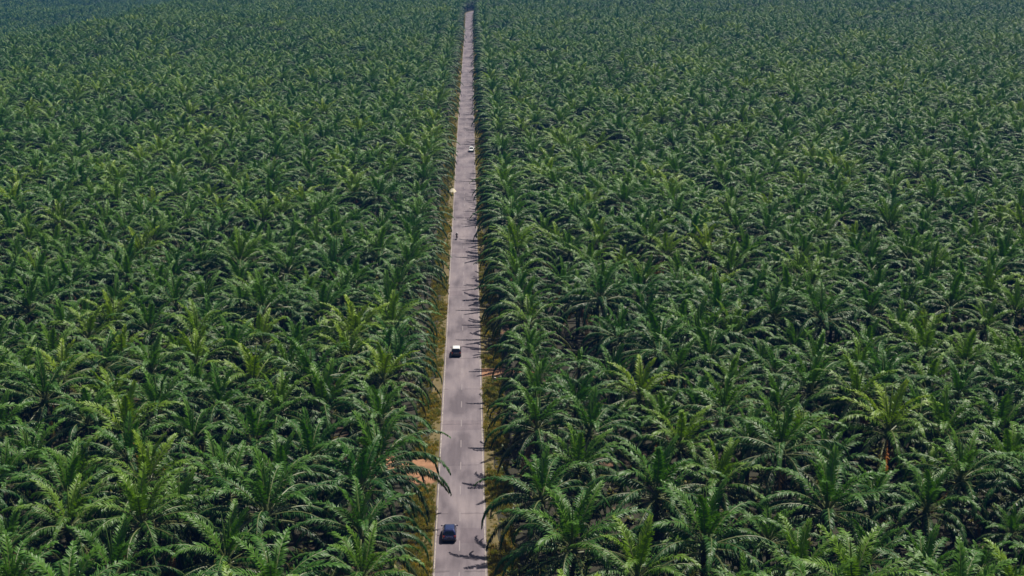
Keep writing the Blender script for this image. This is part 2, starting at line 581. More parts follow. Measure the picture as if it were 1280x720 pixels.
# where palms stand: lines parallel to the road, staggered, nine metres apart along each line
LINE0, LINE_GAP, ALONG = 10.5, 8.6, 9.6
f_px = 1800.0
pitch, yaw = R(13.886), R(1.684)
def project(x, y, z):
    """where a point lands in a 1280 x 720 view from the camera (only to find out which palms are in view)"""
    dx, dy, dz = x, y, z - CAM_H
    r = dx * math.cos(yaw) - dy * math.sin(yaw)
    fw = dx * math.sin(yaw) + dy * math.cos(yaw)
    d = fw * math.cos(pitch) - dz * math.sin(pitch)
    u = fw * math.sin(pitch) + dz * math.cos(pitch)
    if d < 1: return None
    return 640 + f_px * r / d, 360 - f_px * u / d, d

rngp = random.Random(21)
spots = []
grid = {}
def cell(x, y): return int(math.floor(x / 7.0)), int(math.floor(y / 7.0))
def crowded(x, y, d):
    cx, cy = cell(x, y)
    for i in (-1, 0, 1):
        for j in (-1, 0, 1):
            for (u, w) in grid.get((cx + i, cy + j), ()):
                if (u - x) ** 2 + (w - y) ** 2 < d * d: return True
    return False
def stand(x, y):
    grid.setdefault(cell(x, y), []).append((x, y)); spots.append((x, y))
# palms that stand out on their own (position and trunk height) ...
LANDMARKS = [(-12.6, 185.5, 7.6), (-12.6, 151.5, 6.2), (-13.4, 209.0, 6.2), (8.9, 185.0, 6.8), (8.3, 161.5, 6.2), (13.4, 171.4, 6.0), (11.0, 147.2, 6.2), (30.0, 164.5, 6.4), (53.1, 155.8, 6.6), (-44.1, 175.2, 6.5), (-46.1, 154.3, 6.3), (-34.0, 155.8, 6.2), (-29.5, 163.4, 6.0), (24.5, 199.1, 6.3), (22.2, 162.1, 6.2), (-42.8, 215.6, 7.0), (-44.3, 269.7, 6.5), (-76.2, 332.4, 6.3), (-65.6, 330.2, 6.3), (-82.1, 269.0, 6.3), (-69.2, 275.1, 6.3), (-14.6, 249.2, 6.3), (-28.2, 212.7, 6.2), (-21.0, 195.4, 6.2), (63.3, 181.0, 6.5),]
tall = {}
for (x, y, h) in LANDMARKS:
    if crowded(x, y, 5.0): continue
    stand(x, y); tall[(x, y)] = h
# ... those that edge the road on either side ...
for side, start in ((-1, 102.6), (1, 105.0)):
    y = start
    while y < 1480:
        yy = y + rngp.uniform(-2.0, 2.0)
        x = road_x(yy) + side * (LINE0 + (0.3 if side > 0 else 0.4) + rngp.uniform(-0.8, 1.5))
        if rngp.random() > 0.10 and not crowded(x, yy, 6.2):
            stand(x, yy)
        y += ALONG
# ... and the estate's triangular planting behind them, its lines running aslant to the road
for side, ang in ((-1, R(-11)), (1, R(12))):
    ca, sa = math.cos(ang), math.sin(ang)
    for i in range(-150, 151):
        for j in range(-20, 300):
            a_, b_ = i * 8.9, j * 10.3 + (5.15 if i % 2 else 0)
            x = a_ * ca - b_ * sa + rngp.uniform(-1.8, 1.8)
            y = 96 + a_ * sa + b_ * ca + rngp.uniform(-1.8, 1.8)
            if not 96 < y < 2700: continue
            if (x - road_x(min(y, 1480))) * side < LINE0 + 4.5: continue
            if rngp.random() < 0.045 or crowded(x, y, 6.2) or math.hypot(x + 13, y - 189) < 8.5: continue
            pr = project(x, y, 7)
            if not pr or not (-260 < pr[0] < 1540): continue
            stand(x, y)
palms = []
for (x, y) in spots:
    tint = min(1, max(0, rngp.gauss(0.46 + 0.10 * math.sin(x * 0.021 + 2) * math.sin(y * 0.017) + 0.06 * math.sin(x * 0.05 - y * 0.04), 0.22)))
    if rngp.random() < 0.035: tint = rngp.uniform(0.85, 1.0)
    sc = min(1.32, max(0.78, rngp.gauss(1.12, 0.14)))
    if rngp.random() < 0.05: sc = rngp.uniform(0.55, 0.75)
    h = rngp.gauss(6.2, 0.9) * (0.55 + 0.45 * sc / 1.1)
    if rngp.random() < 0.06: h += 1.4
    if (x, y) in tall: h, sc = tall[(x, y)], max(sc, 1.08)
    rz = rngp.uniform(0, 6.283)
    var = rngp.randrange(8)
    if y > (1760 if x > -240 else 2700) or (y > 1490 and abs(x - road_x(y)) < 9): continue
    if 0 < x < 22 and abs(y - 233.5) < 3.4: continue
    z = terrain(x, y)
    pr = project(x, y, z + h)
    off = x - road_x(min(y, 1480))
    palms.append(dict(x=x, y=y, z=z, tint=tint, sc=sc, h=max(3.6, h), rz=rz, var=var, side=(-1 if off < 0 else 1),
                      line=max(0, int((abs(off) - LINE0 + 3.0) / LINE_GAP)), px=pr[0], py=pr[1], d=pr[2]))

in_view = [p for p in palms if -15 < p['px'] < 1295 and p['py'] < 735]
in_view.sort(key=lambda p: p['d'])
near = in_view[:300]
near_ids = set(id(p) for p in near)
rest = [p for p in palms if id(p) not in near_ids]

trunk_meshes = []
for k in range(3):
    mb = MB(); trunk_into(mb, 1.0 * 6.3, random.Random(50 + k))
    trunk_meshes.append(mb.mesh('trunk', BARK))
bole_meshes = []
for k in range(2):
    mb = MB(); bole_into(mb, random.Random(70 + k))
    bole_meshes.append(mb.mesh('crown', LEAF, True, attrs=True))

ORD = ['', 'first', 'second', 'third', 'fourth', 'fifth', 'sixth', 'seventh', 'eighth', 'ninth', 'tenth', 'eleventh', 'twelfth', 'thirteenth', 'fourteenth', 'fifteenth',
       'sixteenth', 'seventeenth', 'eighteenth', 'nineteenth', 'twentieth']
by_line = {}
for p in near:
    by_line.setdefault((p['side'], p['line']), []).append(p)
for key, lst in by_line.items():
    lst.sort(key=lambda p: p['y'])
    for i, p in enumerate(lst):
        p['nth'] = i + 1

def look_word(p):
    if p['tint'] > 0.82: return 'yellowish oil palm'
    if p['tint'] < 0.22: return 'dark blue-green oil palm'
    if p['h'] > 7.6: return 'tall oil palm'
    if p['sc'] < 0.95: return 'small oil palm'
    return 'oil palm'

def palm_label(p):
    s = 'left' if p['side'] < 0 else 'right'
    if p['line'] == 0:
        return f"{look_word(p)} edging the {s} side of the road, {ORD[p['nth']]} from the bottom"
    return f"{look_word(p)}, {ORD[p['line'] + 1]} line out {s} of the road, {ORD[p['nth']]} from the bottom"

# three crowns as plans; every palm is copied from one of three built ones
plans = [crown_plan(random.Random(300 + k), (28, 31, 26, 29, 32, 27, 30, 25)[k]) for k in range(8)]
protos = []
def new_palm(plan_i, variant):
    root = empty('oil_palm')
    tr = link(bpy.data.objects.new('trunk', trunk_meshes[variant % 3]), root)
    cr = link(bpy.data.objects.new('crown', bole_meshes[variant % 2]), root)
    cr.location = (0, 0, 6.3)
    rng = random.Random(400 + variant)
    fr = []
    for (t, az, roll, z, r) in plans[plan_i]:
        me = frond_meshes[min(CLASSES - 1, int(round(t * (CLASSES - 1))))][rng.randrange(2)]
        o = link(bpy.data.objects.new('frond', me), cr)
        o.location = (r * math.cos(az), r * math.sin(az), z)
        o.rotation_euler = (roll, 0, az)
        fr.append(o)
    for k in range((0, 2, 1, 4, 0, 3, 1, 2)[variant]):
        az = rng.uniform(0, 6.28)
        o = link(bpy.data.objects.new('frond', dry_meshes[k % 2]), cr)
        o.location = (0.36 * math.cos(az), 0.36 * math.sin(az), -0.6)
        o.rotation_euler = (0, 0, az)
        fr.append(o)
    return root, tr, cr, fr

def copy_palm(pr):
    root, tr, cr, fr = pr
    r2 = root.copy(); col.objects.link(r2)
    t2 = tr.copy(); col.objects.link(t2); t2.parent = r2
    c2 = cr.copy(); col.objects.link(c2); c2.parent = r2
    f2 = []
    for o in fr:
        q = o.copy(); col.objects.link(q); q.parent = c2
        f2.append(q)
    return r2, t2, c2, f2

protos = [None] * 8
for p in near:
    v = p['var']
    if protos[v] is None:
        protos[v] = new_palm(v, v)
        pr = protos[v]
    else:
        pr = copy_palm(protos[v])
    root, tr, cr, fr = pr
    root.location = (p['x'], p['y'], p['z'])
    root.rotation_euler = (0, 0, p['rz'])
    hs = p['h'] / 6.3
    tr.scale = (p['sc'], p['sc'], hs)
    cr.location = (0, 0, p['h'])
    cr.rotation_euler = (rngp.gauss(0, 0.06), rngp.gauss(0, 0.06), 0)
    cr.scale = (p['sc'],) * 3
    cr['tint'] = p['tint']
    for o in fr:
        o['tint'] = p['tint']
    tag(root, palm_label(p), 'palm tree', 'oil palms planted in lines beside the road')

# the rest of the estate, past the three hundred that show largest
def scatter(name, pts, protos_, label, cat, kind='stuff'):
    """one object whose points carry copies of the given plants; pts: (x, y, z, rz, tilt, scale(3), variant, tint)"""
    pc = bpy.data.collections.new(name + '_plants')
    for i, (me) in enumerate(protos_):
        pc.objects.link(bpy.data.objects.new('plant_%02d' % i, me))
    me = bpy.data.meshes.new(name)
    me.from_pydata([(p[0], p[1], p[2]) for p in pts], [], [])
    def attr(nm, typ, data, key):
        a = me.attributes.new(nm, typ, 'POINT'); a.data.foreach_set(key, data)
    attr('rot', 'FLOAT_VECTOR', [c for p in pts for c in (p[4], 0.0, p[3])], 'vector')
    attr('scl', 'FLOAT_VECTOR', [c for p in pts for c in p[5]], 'vector')
    attr('variant', 'INT', [p[6] for p in pts], 'value')
    attr('tint', 'FLOAT', [p[7] for p in pts], 'value')
    o = link(bpy.data.objects.new(name, me))
    ng = bpy.data.node_groups.new(name + '_scatter', 'GeometryNodeTree')
    ng.interface.new_socket('Geometry', in_out='INPUT', socket_type='NodeSocketGeometry')
    ng.interface.new_socket('Geometry', in_out='OUTPUT', socket_type='NodeSocketGeometry')
    N = ng.nodes
    gi, go = N.new('NodeGroupInput'), N.new('NodeGroupOutput')
    iop = N.new('GeometryNodeInstanceOnPoints')
    ci = N.new('GeometryNodeCollectionInfo')
    ci.inputs['Collection'].default_value = pc
    ci.inputs['Separate Children'].default_value = True
    ci.inputs['Reset Children'].default_value = True
    iop.inputs['Pick Instance'].default_value = True
    def named(nm, typ):
        n = N.new('GeometryNodeInputNamedAttribute'); n.data_type = typ
        n.inputs['Name'].default_value = nm
        return n.outputs['Attribute']
    e2r = N.new('FunctionNodeEulerToRotation')
    Lk = ng.links.new
    Lk(gi.outputs[0], iop.inputs['Points'])
    Lk(ci.outputs[0], iop.inputs['Instance'])
    Lk(named('variant', 'INT'), iop.inputs['Instance Index'])
    Lk(named('rot', 'FLOAT_VECTOR'), e2r.inputs[0]); Lk(e2r.outputs[0], iop.inputs['Rotation'])
    Lk(named('scl', 'FLOAT_VECTOR'), iop.inputs['Scale'])
    Lk(iop.outputs[0], go.inputs[0])
    md = o.modifiers.new('scatter', 'NODES'); md.node_group = ng
    tag(o, label, cat, kind=kind)
    return o

def whole_palm(seed, plan):
    rng = random.Random(seed)
    mb = MB()
    M0 = Matrix.Translation((0, 0, 6.3))
    bole_into(mb, rng, M=M0)
    for (t, az, roll, z, r) in plan:
        e0, L, bend, age, droop = frond_spec(t, rng)
        M = M0 @ Matrix.Translation((r * math.cos(az), r * math.sin(az), z)) @ Matrix.Rotation(az, 4, 'Z') @ Matrix.Rotation(roll, 4, 'X')
        frond_into(mb, e0, L, bend, age, 52, 0.155, rng, 8, droop, M)
    if seed % 3 == 0:
        az = rng.uniform(0, 6.28)
        frond_into(mb, -45, 5.6, 35, 0.99, 26, 0.12, rng, 6, 1.2, M0 @ Matrix.Rotation(az, 4, 'Z'))
    nf = len(mb.f)
    trunk_into(mb, 6.3, rng)
    me = mb.mesh('palm', [LEAF, BARK], attrs=True)
    me.polygons.foreach_set('material_index', [0] * nf + [1] * (len(mb.f) - nf))
    return me
palm_wholes = [whole_palm(600 + k, crown_plan(random.Random(500 + k), (28, 31, 26, 29, 32, 27, 30, 25)[k])) for k in range(8)]
pts = []
for p in rest:
    hs = p['sc'] * (p['h'] / 6.3)
    pts.append((p['x'], p['y'], p['z'], p['rz'], rngp.gauss(0, 0.05), (p['sc'], p['sc'], 0.5 * p['sc'] + 0.5 * p['h'] / 6.3), p['var'], p['tint']))
scatter('palm_plantation', pts, palm_wholes, 'dense green mass of farther oil palms stretching to the hazy top of the picture', 'palm plantation')
print('palms: near', len(near), 'rest', len(rest), 'farthest near', near[-1]['d'])

# ------------------------------------------------------------------ undergrowth and verge grass
def fern_clump(seed):
    rng = random.Random(seed)
    mb = MB()
    for i in range(11):
        az = R(i * 137.5 + rng.uniform(-15, 15))
        M = Matrix.Rotation(az, 4, 'Z')
        n = 6
        L = rng.uniform(0.7, 1.5); e = R(rng.uniform(35, 80)); bend = R(rng.uniform(50, 90))
        p = Vector((0, 0, 0)); prev = None
        mb.age = rng.uniform(0, 0.8)
        vs = []
        for j in range(n + 1):
            s = j / n
            w = 0.17 * math.sin(PI * min(1, s * 0.9 + 0.1)) + 0.01
            vs += [M @ (p + Vector((0, -w, 0.02))), M @ (p + Vector((0, w, 0.02)))]
            a = e - bend * s
            p = p + Vector((math.cos(a), 0, math.sin(a))) * (L / n)
        mb.add(vs, [(2 * j, 2 * j + 1, 2 * j + 3, 2 * j + 2) for j in range(n)])
    return mb.mesh('fern', FERN, attrs=True)

def grass_tuft(seed):
    rng = random.Random(seed)
    mb = MB()
    for i in range(34):
        a = rng.uniform(0, 6.28); r = 0.30 * math.sqrt(rng.random())
        b = Vector((r * math.cos(a), r * math.sin(a), -0.02))
        h = rng.uniform(0.18, 0.5); d = rng.uniform(0, 6.28); lean = rng.uniform(0.05, 0.35)
        t = b + Vector((math.cos(d) * lean, math.sin(d) * lean, h))
        s = Vector((-math.sin(d), math.cos(d), 0)) * 0.022
        m_ = b.lerp(t, 0.5) + Vector((0, 0, 0.08))
        mb.age = rng.random()
        mb.add([b - s, b + s, m_ + s, m_ - s, t], [(0, 1, 2, 3), (3, 2, 4)])
    return mb.mesh('grass', GRASS, attrs=True)

rg = random.Random(88)
pts = []
while len(pts) < 8000:
    y = 125 + 330 * rg.random() ** 1.3
    x = rg.uniform(-1, 1) * (70 + 0.42 * (y - 120))
    if abs(x + 1.5) < 5.8: continue
    if 0 < x < 18 and abs(y - 233.5) < 3.2: continue
    if math.hypot((x + 7.4) / 3.0, (y - 187.5) / 5.6) < 0.9 or math.hypot((x + 14.5) / 4.6, (y - 191) / 4.6) < 0.8: continue
    s = rg.uniform(0.6, 1.25)
    pts.append((x, y, terrain(x, y), rg.uniform(0, 6.28), rg.uniform(-0.15, 0.15), (s, s, s), rg.randrange(4), min(1, max(0, rg.gauss(0.5, 0.2)))))
scatter('undergrowth', pts, [fern_clump(10 + k) for k in range(4)], 'low ferns and weeds on the shaded soil under the palms', 'undergrowth')
pts = []
while len(pts) < 20000:
    y = 135 + 1150 * rg.random() ** 1.7
    s_ = rg.choice((-1, 1))
    off = 3.45 + 3.2 * rg.random() ** 0.9
    # leave the sandy shoulder worn through in places
    if rg.random() < 0.85 * smooth(0.05, 0.5, math.sin(y * 0.23 + s_) * 0.5 + 0.35 * math.sin(y * 0.071 + 2 * s_)) * (1 if off < 5.2 else 0.3): continue
    x = road_x(y) + s_ * off
    if s_ < 0 and math.hypot((x + 7.4) / 3.2, (y - 187.5) / 5.6) < 0.95: continue
    if s_ > 0 and abs(y - 233.5) < 2.2: continue
    s = rg.uniform(0.55, 1.35) * (1.0 + 0.35 * math.sin(y * 0.31 + 2 * s_))
    pts.append((x, y, 0.0, rg.uniform(0, 6.28), 0.0, (s, s, s * rg.uniform(0.6, 1.3)), rg.randrange(4), min(1, max(0, rg.gauss(0.55, 0.2)))))
scatter('verge_grass', pts, [grass_tuft(30 + k) for k in range(4)], 'rough yellow-green grass along both verges of the road', 'grass')

# ------------------------------------------------------------------ vehicles
def rrect(hw, z0, z1, y, r=0.12, n=3, tumble=0.0):
    """rounded section across a car at station y"""
    out = []
    for (sx, sz) in ((1, -1), (1, 1), (-1, 1), (-1, -1)):
        cx = hw - r; cz = (z1 - r) if sz > 0 else (z0 + r)
        a0 = {(1, -1): -90, (1, 1): 0, (-1, 1): 90, (-1, -1): 180}[(sx, sz)]
        for k in range(n + 1):
            a = R(a0 + 90 * k / n)
            ins = tumble * (1 if sz > 0 else 0)
            out.append(Vector((sx * (cx - ins) + r * math.cos(a), y, cz + r * math.sin(a))))
    return out

def make_car(name, loc, rz, paint, roof_paint, label, length=4.15, width=1.72, height=1.58, van=False, side_paint=None):
    """a small people carrier, nose towards +Y"""
    root = empty(name, loc, rz)
    tag(root, label, 'car')
    L, W, H = length / 2, width / 2, height
    belt = 0.98 if not van else 1.02
    mb = MB()
    st = [(-L, 0.76, 0.42, 0.62, 0.10), (-L + 0.06, 0.90, 0.32, 0.90, 0.12), (-L + 0.25, 0.98, 0.25, belt, 0.14), (-L * 0.4, 1.0, 0.22, belt + 0.01, 0.14), (L * 0.35, 1.0, 0.22, belt - 0.02, 0.14),
          (L * 0.55, 0.99, 0.22, 0.95, 0.15), (L - 0.32, 0.95, 0.24, 0.82, 0.15), (L - 0.08, 0.86, 0.30, 0.72, 0.12), (L, 0.72, 0.40, 0.60, 0.08)]
    mb.loft([rrect(W * w, z0, z1, y, r) for (y, w, z0, z1, r) in st])
    body = mb.build('body', paint, root, True)
    # greenhouse: ring at the belt, shoulder ring, roof
    yb0, yb1 = -L + 0.10, L * 0.52          # belt line rear / base of windscreen
    yt0, yt1 = -L + 0.42, L * 0.10          # roof rear / front
    def ring(hw, y0, y1, z, r):
        out = []
        for (sx, sy, a0) in ((1, -1, -90), (1, 1, 0), (-1, 1, 90), (-1, -1, 180)):
            cx = sx * (hw - r); cy = (y1 - r) if sy > 0 else (y0 + r)
            for k in range(4):
                a = R(a0 + 30 * k)
                out.append(Vector((cx + r * math.cos(a), cy + r * math.sin(a), z)))
        return out
    hb, ht = W * 0.95, W * 0.74
    mb = MB()
    mb.loft([ring(hb, yb0, yb1, belt - 0.06, 0.12), ring(hb * 0.985, yb0 + 0.02, yb1 - 0.02, belt + 0.03, 0.12), ring(ht + 0.03, yt0 - 0.03, yt1 + 0.05, H - 0.09, 0.14)])
    mb.build('cabin', side_paint or paint, root, True)
    mb = MB()
    mb.loft([ring(ht + 0.032, yt0 - 0.032, yt1 + 0.052, H - 0.092, 0.14), ring(ht - 0.02, yt0 + 0.03, yt1 - 0.02, H - 0.02, 0.15), ring(ht - 0.22, yt0 + 0.35, yt1 - 0.30, H, 0.15)])
    mb.build('roof', roof_paint, root, True)
    # windows lie a few millimetres proud of the cabin
    def lerp3(a, b, t): return a + (b - a) * t
    def pane(nm, b0, b1, t0, t1, nrm, u0, u1, v0, v1, mat=GLASS):
        b0, b1, t0, t1, nrm = map(Vector, (b0, b1, t0, t1, nrm))
        def P(u, v): return lerp3(lerp3(b0, b1, u), lerp3(t0, t1, u), v) + nrm * 0.012
        m = MB()
        m.add([P(u0, v0), P(u1, v0), P(u1 - 0.03, v1), P(u0 + 0.03, v1)] + [P(u0, v0) - nrm * 0.02, P(u1, v0) - nrm * 0.02, P(u1 - 0.03, v1) - nrm * 0.02, P(u0 + 0.03, v1) - nrm * 0.02],
              [(0, 1, 2, 3), (0, 4, 5, 1), (1, 5, 6, 2), (2, 6, 7, 3), (3, 7, 4, 0)])
        return m.build(nm, mat, root)
    zb, zt = belt + 0.03, H - 0.09
    hb2, ht2 = hb * 0.985, ht + 0.03
    rb, rt = yb0 + 0.02, yt0 - 0.03
    fb, ft = yb1 - 0.02, yt1 + 0.05
    pane('rear_window', (-hb2, rb, zb), (hb2, rb, zb), (-ht2, rt, zt), (ht2, rt, zt), (0, -0.87, 0.5), 0.09, 0.91, 0.06, 0.90)
    pane('windscreen', (hb2, fb, zb), (-hb2, fb, zb), (ht2, ft, zt), (-ht2, ft, zt), (0, 0.6, 0.8), 0.08, 0.92, 0.05, 0.93)
    for s in (-1, 1):
        B = [(s * hb2, rb, zb), (s * hb2, fb, zb), (s * ht2, rt, zt), (s * ht2, ft, zt)]
        nrm = (s * 0.93, 0, 0.36)
        for (u0, u1) in ((0.08, 0.30), (0.33, 0.60), (0.63, 0.92)):
            w = pane('side_window', *(B if s > 0 else B), nrm, u0, u1, 0.08, 0.86)
    # lamps, plate, bumper, mirrors, handles
    for s in (-1, 1):
        m = MB(); x0, x1 = sorted((s * W * 0.66, s * W * 0.93)); m.box(x0, x1, -L + 0.005, -L + 0.24, 0.70, 0.94)
        m.build('tail_light', REDLENS if not van else REDLENS, root)
        m = MB(); x0, x1 = sorted((s * W * 0.52, s * W * 0.86)); m.box(x0, x1, L - 0.34, L - 0.055, 0.58, 0.72)
        m.build('headlight', CLEAR, root)
        m = MB(); x0, x1 = sorted((s * (W + 0.02), s * (W + 0.19)))
        m.loft([[Vector((x0, fb - 0.34, belt + 0.05)), Vector((x1, fb - 0.32, belt + 0.07)), Vector((x1, fb - 0.32, belt + 0.20)), Vector((x0, fb - 0.34, belt + 0.22))],
                [Vector((x0, fb - 0.22, belt + 0.06)), Vector((x1, fb - 0.24, belt + 0.09)), Vector((x1, fb - 0.24, belt + 0.18)), Vector((x0, fb - 0.22, belt + 0.20))]])
        x0, x1 = sorted((s * (W * 0.93), s * (W + 0.03))); m.box(x0, x1, fb - 0.30, fb - 0.25, belt + 0.06, belt + 0.12)
        m.build('wing_mirror', paint, root)
        for yy in (-0.55, 0.45):
            m = MB(); x0, x1 = sorted((s * (W - 0.005), s * (W + 0.028))); m.box(x0, x1, yy, yy + 0.18, belt - 0.14, belt - 0.10)
            m.build('door_handle', CHROME, root)
        for yy in (-L + 0.78, L - 0.80):
            wr = 0.31
            m = MB(); c = Vector((s * (W - 0.10), yy, wr))
            prof = [(-0.10, 0.20), (-0.10, 0.29), (-0.06, wr), (0.06, wr), (0.10, 0.29), (0.10, 0.20)]
            m.loft([[c + Vector((px, r * math.cos(2 * PI * k / 20), r * math.sin(2 * PI * k / 20))) for k in range(20)] for px, r in prof], False, False)
            wo_ = link(bpy.data.objects.new('wheel', m.mesh('wheel', RUBBER, True)), root)
            m = MB()
            for k in range(5):
                a = 2 * PI * k / 5
                d = Vector((0, math.cos(a), math.sin(a))); q = Vector((0, -math.sin(a), math.cos(a)))
                cc = c + Vector((s * 0.085, 0, 0))
                m.add([cc + q * 0.05, cc - q * 0.05, cc + d * 0.215 - q * 0.035, cc + d * 0.215 + q * 0.035, cc + q * 0.05 - Vector((s * 0.04, 0, 0)), cc - q * 0.05 - Vector((s * 0.04, 0, 0)), cc + d * 0.215 - q * 0.035 - Vector((s * 0.04, 0, 0)), cc + d * 0.215 + q * 0.035 - Vector((s * 0.04, 0, 0))],
                      [(0, 1, 2, 3), (4, 7, 6, 5), (0, 4, 5, 1), (1, 5, 6, 2), (2, 6, 7, 3), (3, 7, 4, 0)])
            link(bpy.data.objects.new('rim', m.mesh('rim', ALLOY)), wo_)
    m = MB(); m.loft([rrect(W * 0.86, 0.30, 0.50, -L - 0.05, 0.06), rrect(W * 0.95, 0.28, 0.55, -L + 0.10, 0.06)]); m.build('rear_bumper', TRIM, root, True)
    m = MB(); m.loft([rrect(W * 0.92, 0.26, 0.48, L - 0.10, 0.06), rrect(W * 0.74, 0.30, 0.44, L + 0.04, 0.06)]); m.build('front_bumper', TRIM, root, True)
    m = MB(); m.box(-0.24, 0.24, -L - 0.012, -L + 0.02, 0.62, 0.74); m.build('number_plate', PLATE, root)
    m = MB(); m.box(-0.45, 0.45, -L + 0.02, -L + 0.06, 0.80, 0.835); m.build('tailgate_strip', CHROME, root)
    return root

RZ = 0.064
make_car('car', (road_x(165) - 1.35, 165.4, RZ), 0.0, NAVY, NAVY, 'dark navy car driving away in the left lane near the bottom edge')
make_car('car', (road_x(244) - 1.15, 244.4, RZ), 0.0, BLACK, WHITE, 'black car with a white roof driving up the middle stretch of road')
make_car('car', (road_x(486) + 2.0, 486.5, RZ), PI, WHITE, WHITE, 'small white car coming down the far road beside overhanging palms')

# motorbike and rider
def make_motorbike(loc):
    root = empty('motorbike', loc)
    tag(root, 'small maroon motorbike ridden along the left edge of the road', 'motorbike')
    for yy in (-0.60, 0.62):
        m = MB(); wr = 0.29
        n, k_ = 22, 6
        vs, fs = [], []
        for i in range(n):
            a = 2 * PI * i / n
            for j in range(k_):
                b = 2 * PI * j / k_
                rr = wr - 0.045 + 0.045 * math.cos(b)
                vs.append((0.045 * math.sin(b), yy + rr * math.cos(a), wr + rr * math.sin(a)))
                fs.append((i * k_ + j, i * k_ + (j + 1) % k_, ((i + 1) % n) * k_ + (j + 1) % k_, ((i + 1) % n) * k_ + j))
        m.add(vs, fs)
        w = m.build('wheel', RUBBER, root, True)
        m = MB()
        m.tube([(-0.06, yy, wr), (0.06, yy, wr)], [0.05, 0.05], 8)
        for i in range(8):
            a = 2 * PI * i / 8
            m.tube([(0, yy, wr), (0, yy + 0.22 * math.cos(a), wr + 0.22 * math.sin(a))], [0.01, 0.008], 4)
        m.build('rim', ALLOY, w)
    m = MB()
    m.tube([(0, 0.62, 0.29), (0, 0.48, 0.62), (0, 0.40, 0.90)], [0.03, 0.035, 0.04], 6)
    m.tube([(0, 0.42, 0.86), (0, 0.20, 0.52), (0, -0.05, 0.42), (0, -0.6, 0.29)], [0.05, 0.06, 0.06, 0.03], 6)
    m.tube([(0, -0.05, 0.45), (0, -0.35, 0.62), (0, -0.72, 0.70)], [0.05, 0.05, 0.03], 6)
    m.build('frame', TRIM, root, True)
    m = MB(); m.loft([rrect(0.09, 0.34, 0.56, -0.10, 0.04), rrect(0.14, 0.30, 0.58, 0.08, 0.05), rrect(0.12, 0.36, 0.58, 0.24, 0.05)]); m.build('engine', ALLOY, root, True)
    m = MB(); m.loft([rrect(0.05, 0.60, 0.70, 0.46, 0.02), rrect(0.16, 0.50, 0.92, 0.36, 0.05), rrect(0.12, 0.55, 0.80, 0.20, 0.05), rrect(0.10, 0.58, 0.70, -0.05, 0.04)]); m.build('fairing', BIKE, root, True)
    m = MB(); m.loft([rrect(0.12, 0.68, 0.76, 0.02, 0.03), rrect(0.15, 0.68, 0.78, -0.20, 0.03), rrect(0.13, 0.72, 0.82, -0.50, 0.03), rrect(0.08, 0.74, 0.80, -0.72, 0.02)]); m.build('seat', TRIM, root, True)
    m = MB(); m.tube([(-0.34, 0.26, 0.98), (-0.14, 0.38, 0.95), (0, 0.40, 0.93), (0.14, 0.38, 0.95), (0.34, 0.26, 0.98)], [0.016] * 5, 6); m.build('handlebar', CHROME, root, True)
    for s in (-1, 1):
        m = MB(); m.tube([(s * 0.2, 0.34, 0.96), (s * 0.26, 0.34, 1.12)], [0.008, 0.008], 4); m.box(s * 0.28 - 0.05, s * 0.28 + 0.05, 0.33, 0.35, 1.10, 1.17); m.build('mirror', TRIM, root)
    m = MB(); m.box(-0.07, 0.07, -0.78, -0.70, 0.68, 0.76); m.build('tail_light', REDLENS, root)
    m = MB(); m.loft([[Vector((x, 0.62 + 0.36 * math.cos(a), 0.29 + 0.36 * math.sin(a))) for x in (-0.06, 0.06)] + [Vector((x, 0.62 + 0.34 * math.cos(a), 0.29 + 0.34 * math.sin(a))) for x in (0.06, -0.06)] for a in (R(30), R(60), R(90), R(120), R(145))]); m.build('mudguard', BIKE, root)
    m = MB(); m.tube([(0.13, 0.10, 0.32), (0.15, -0.2, 0.28), (0.16, -0.75, 0.40)], [0.025, 0.035, 0.05], 8); m.build('exhaust', CHROME, root, True)
    return root

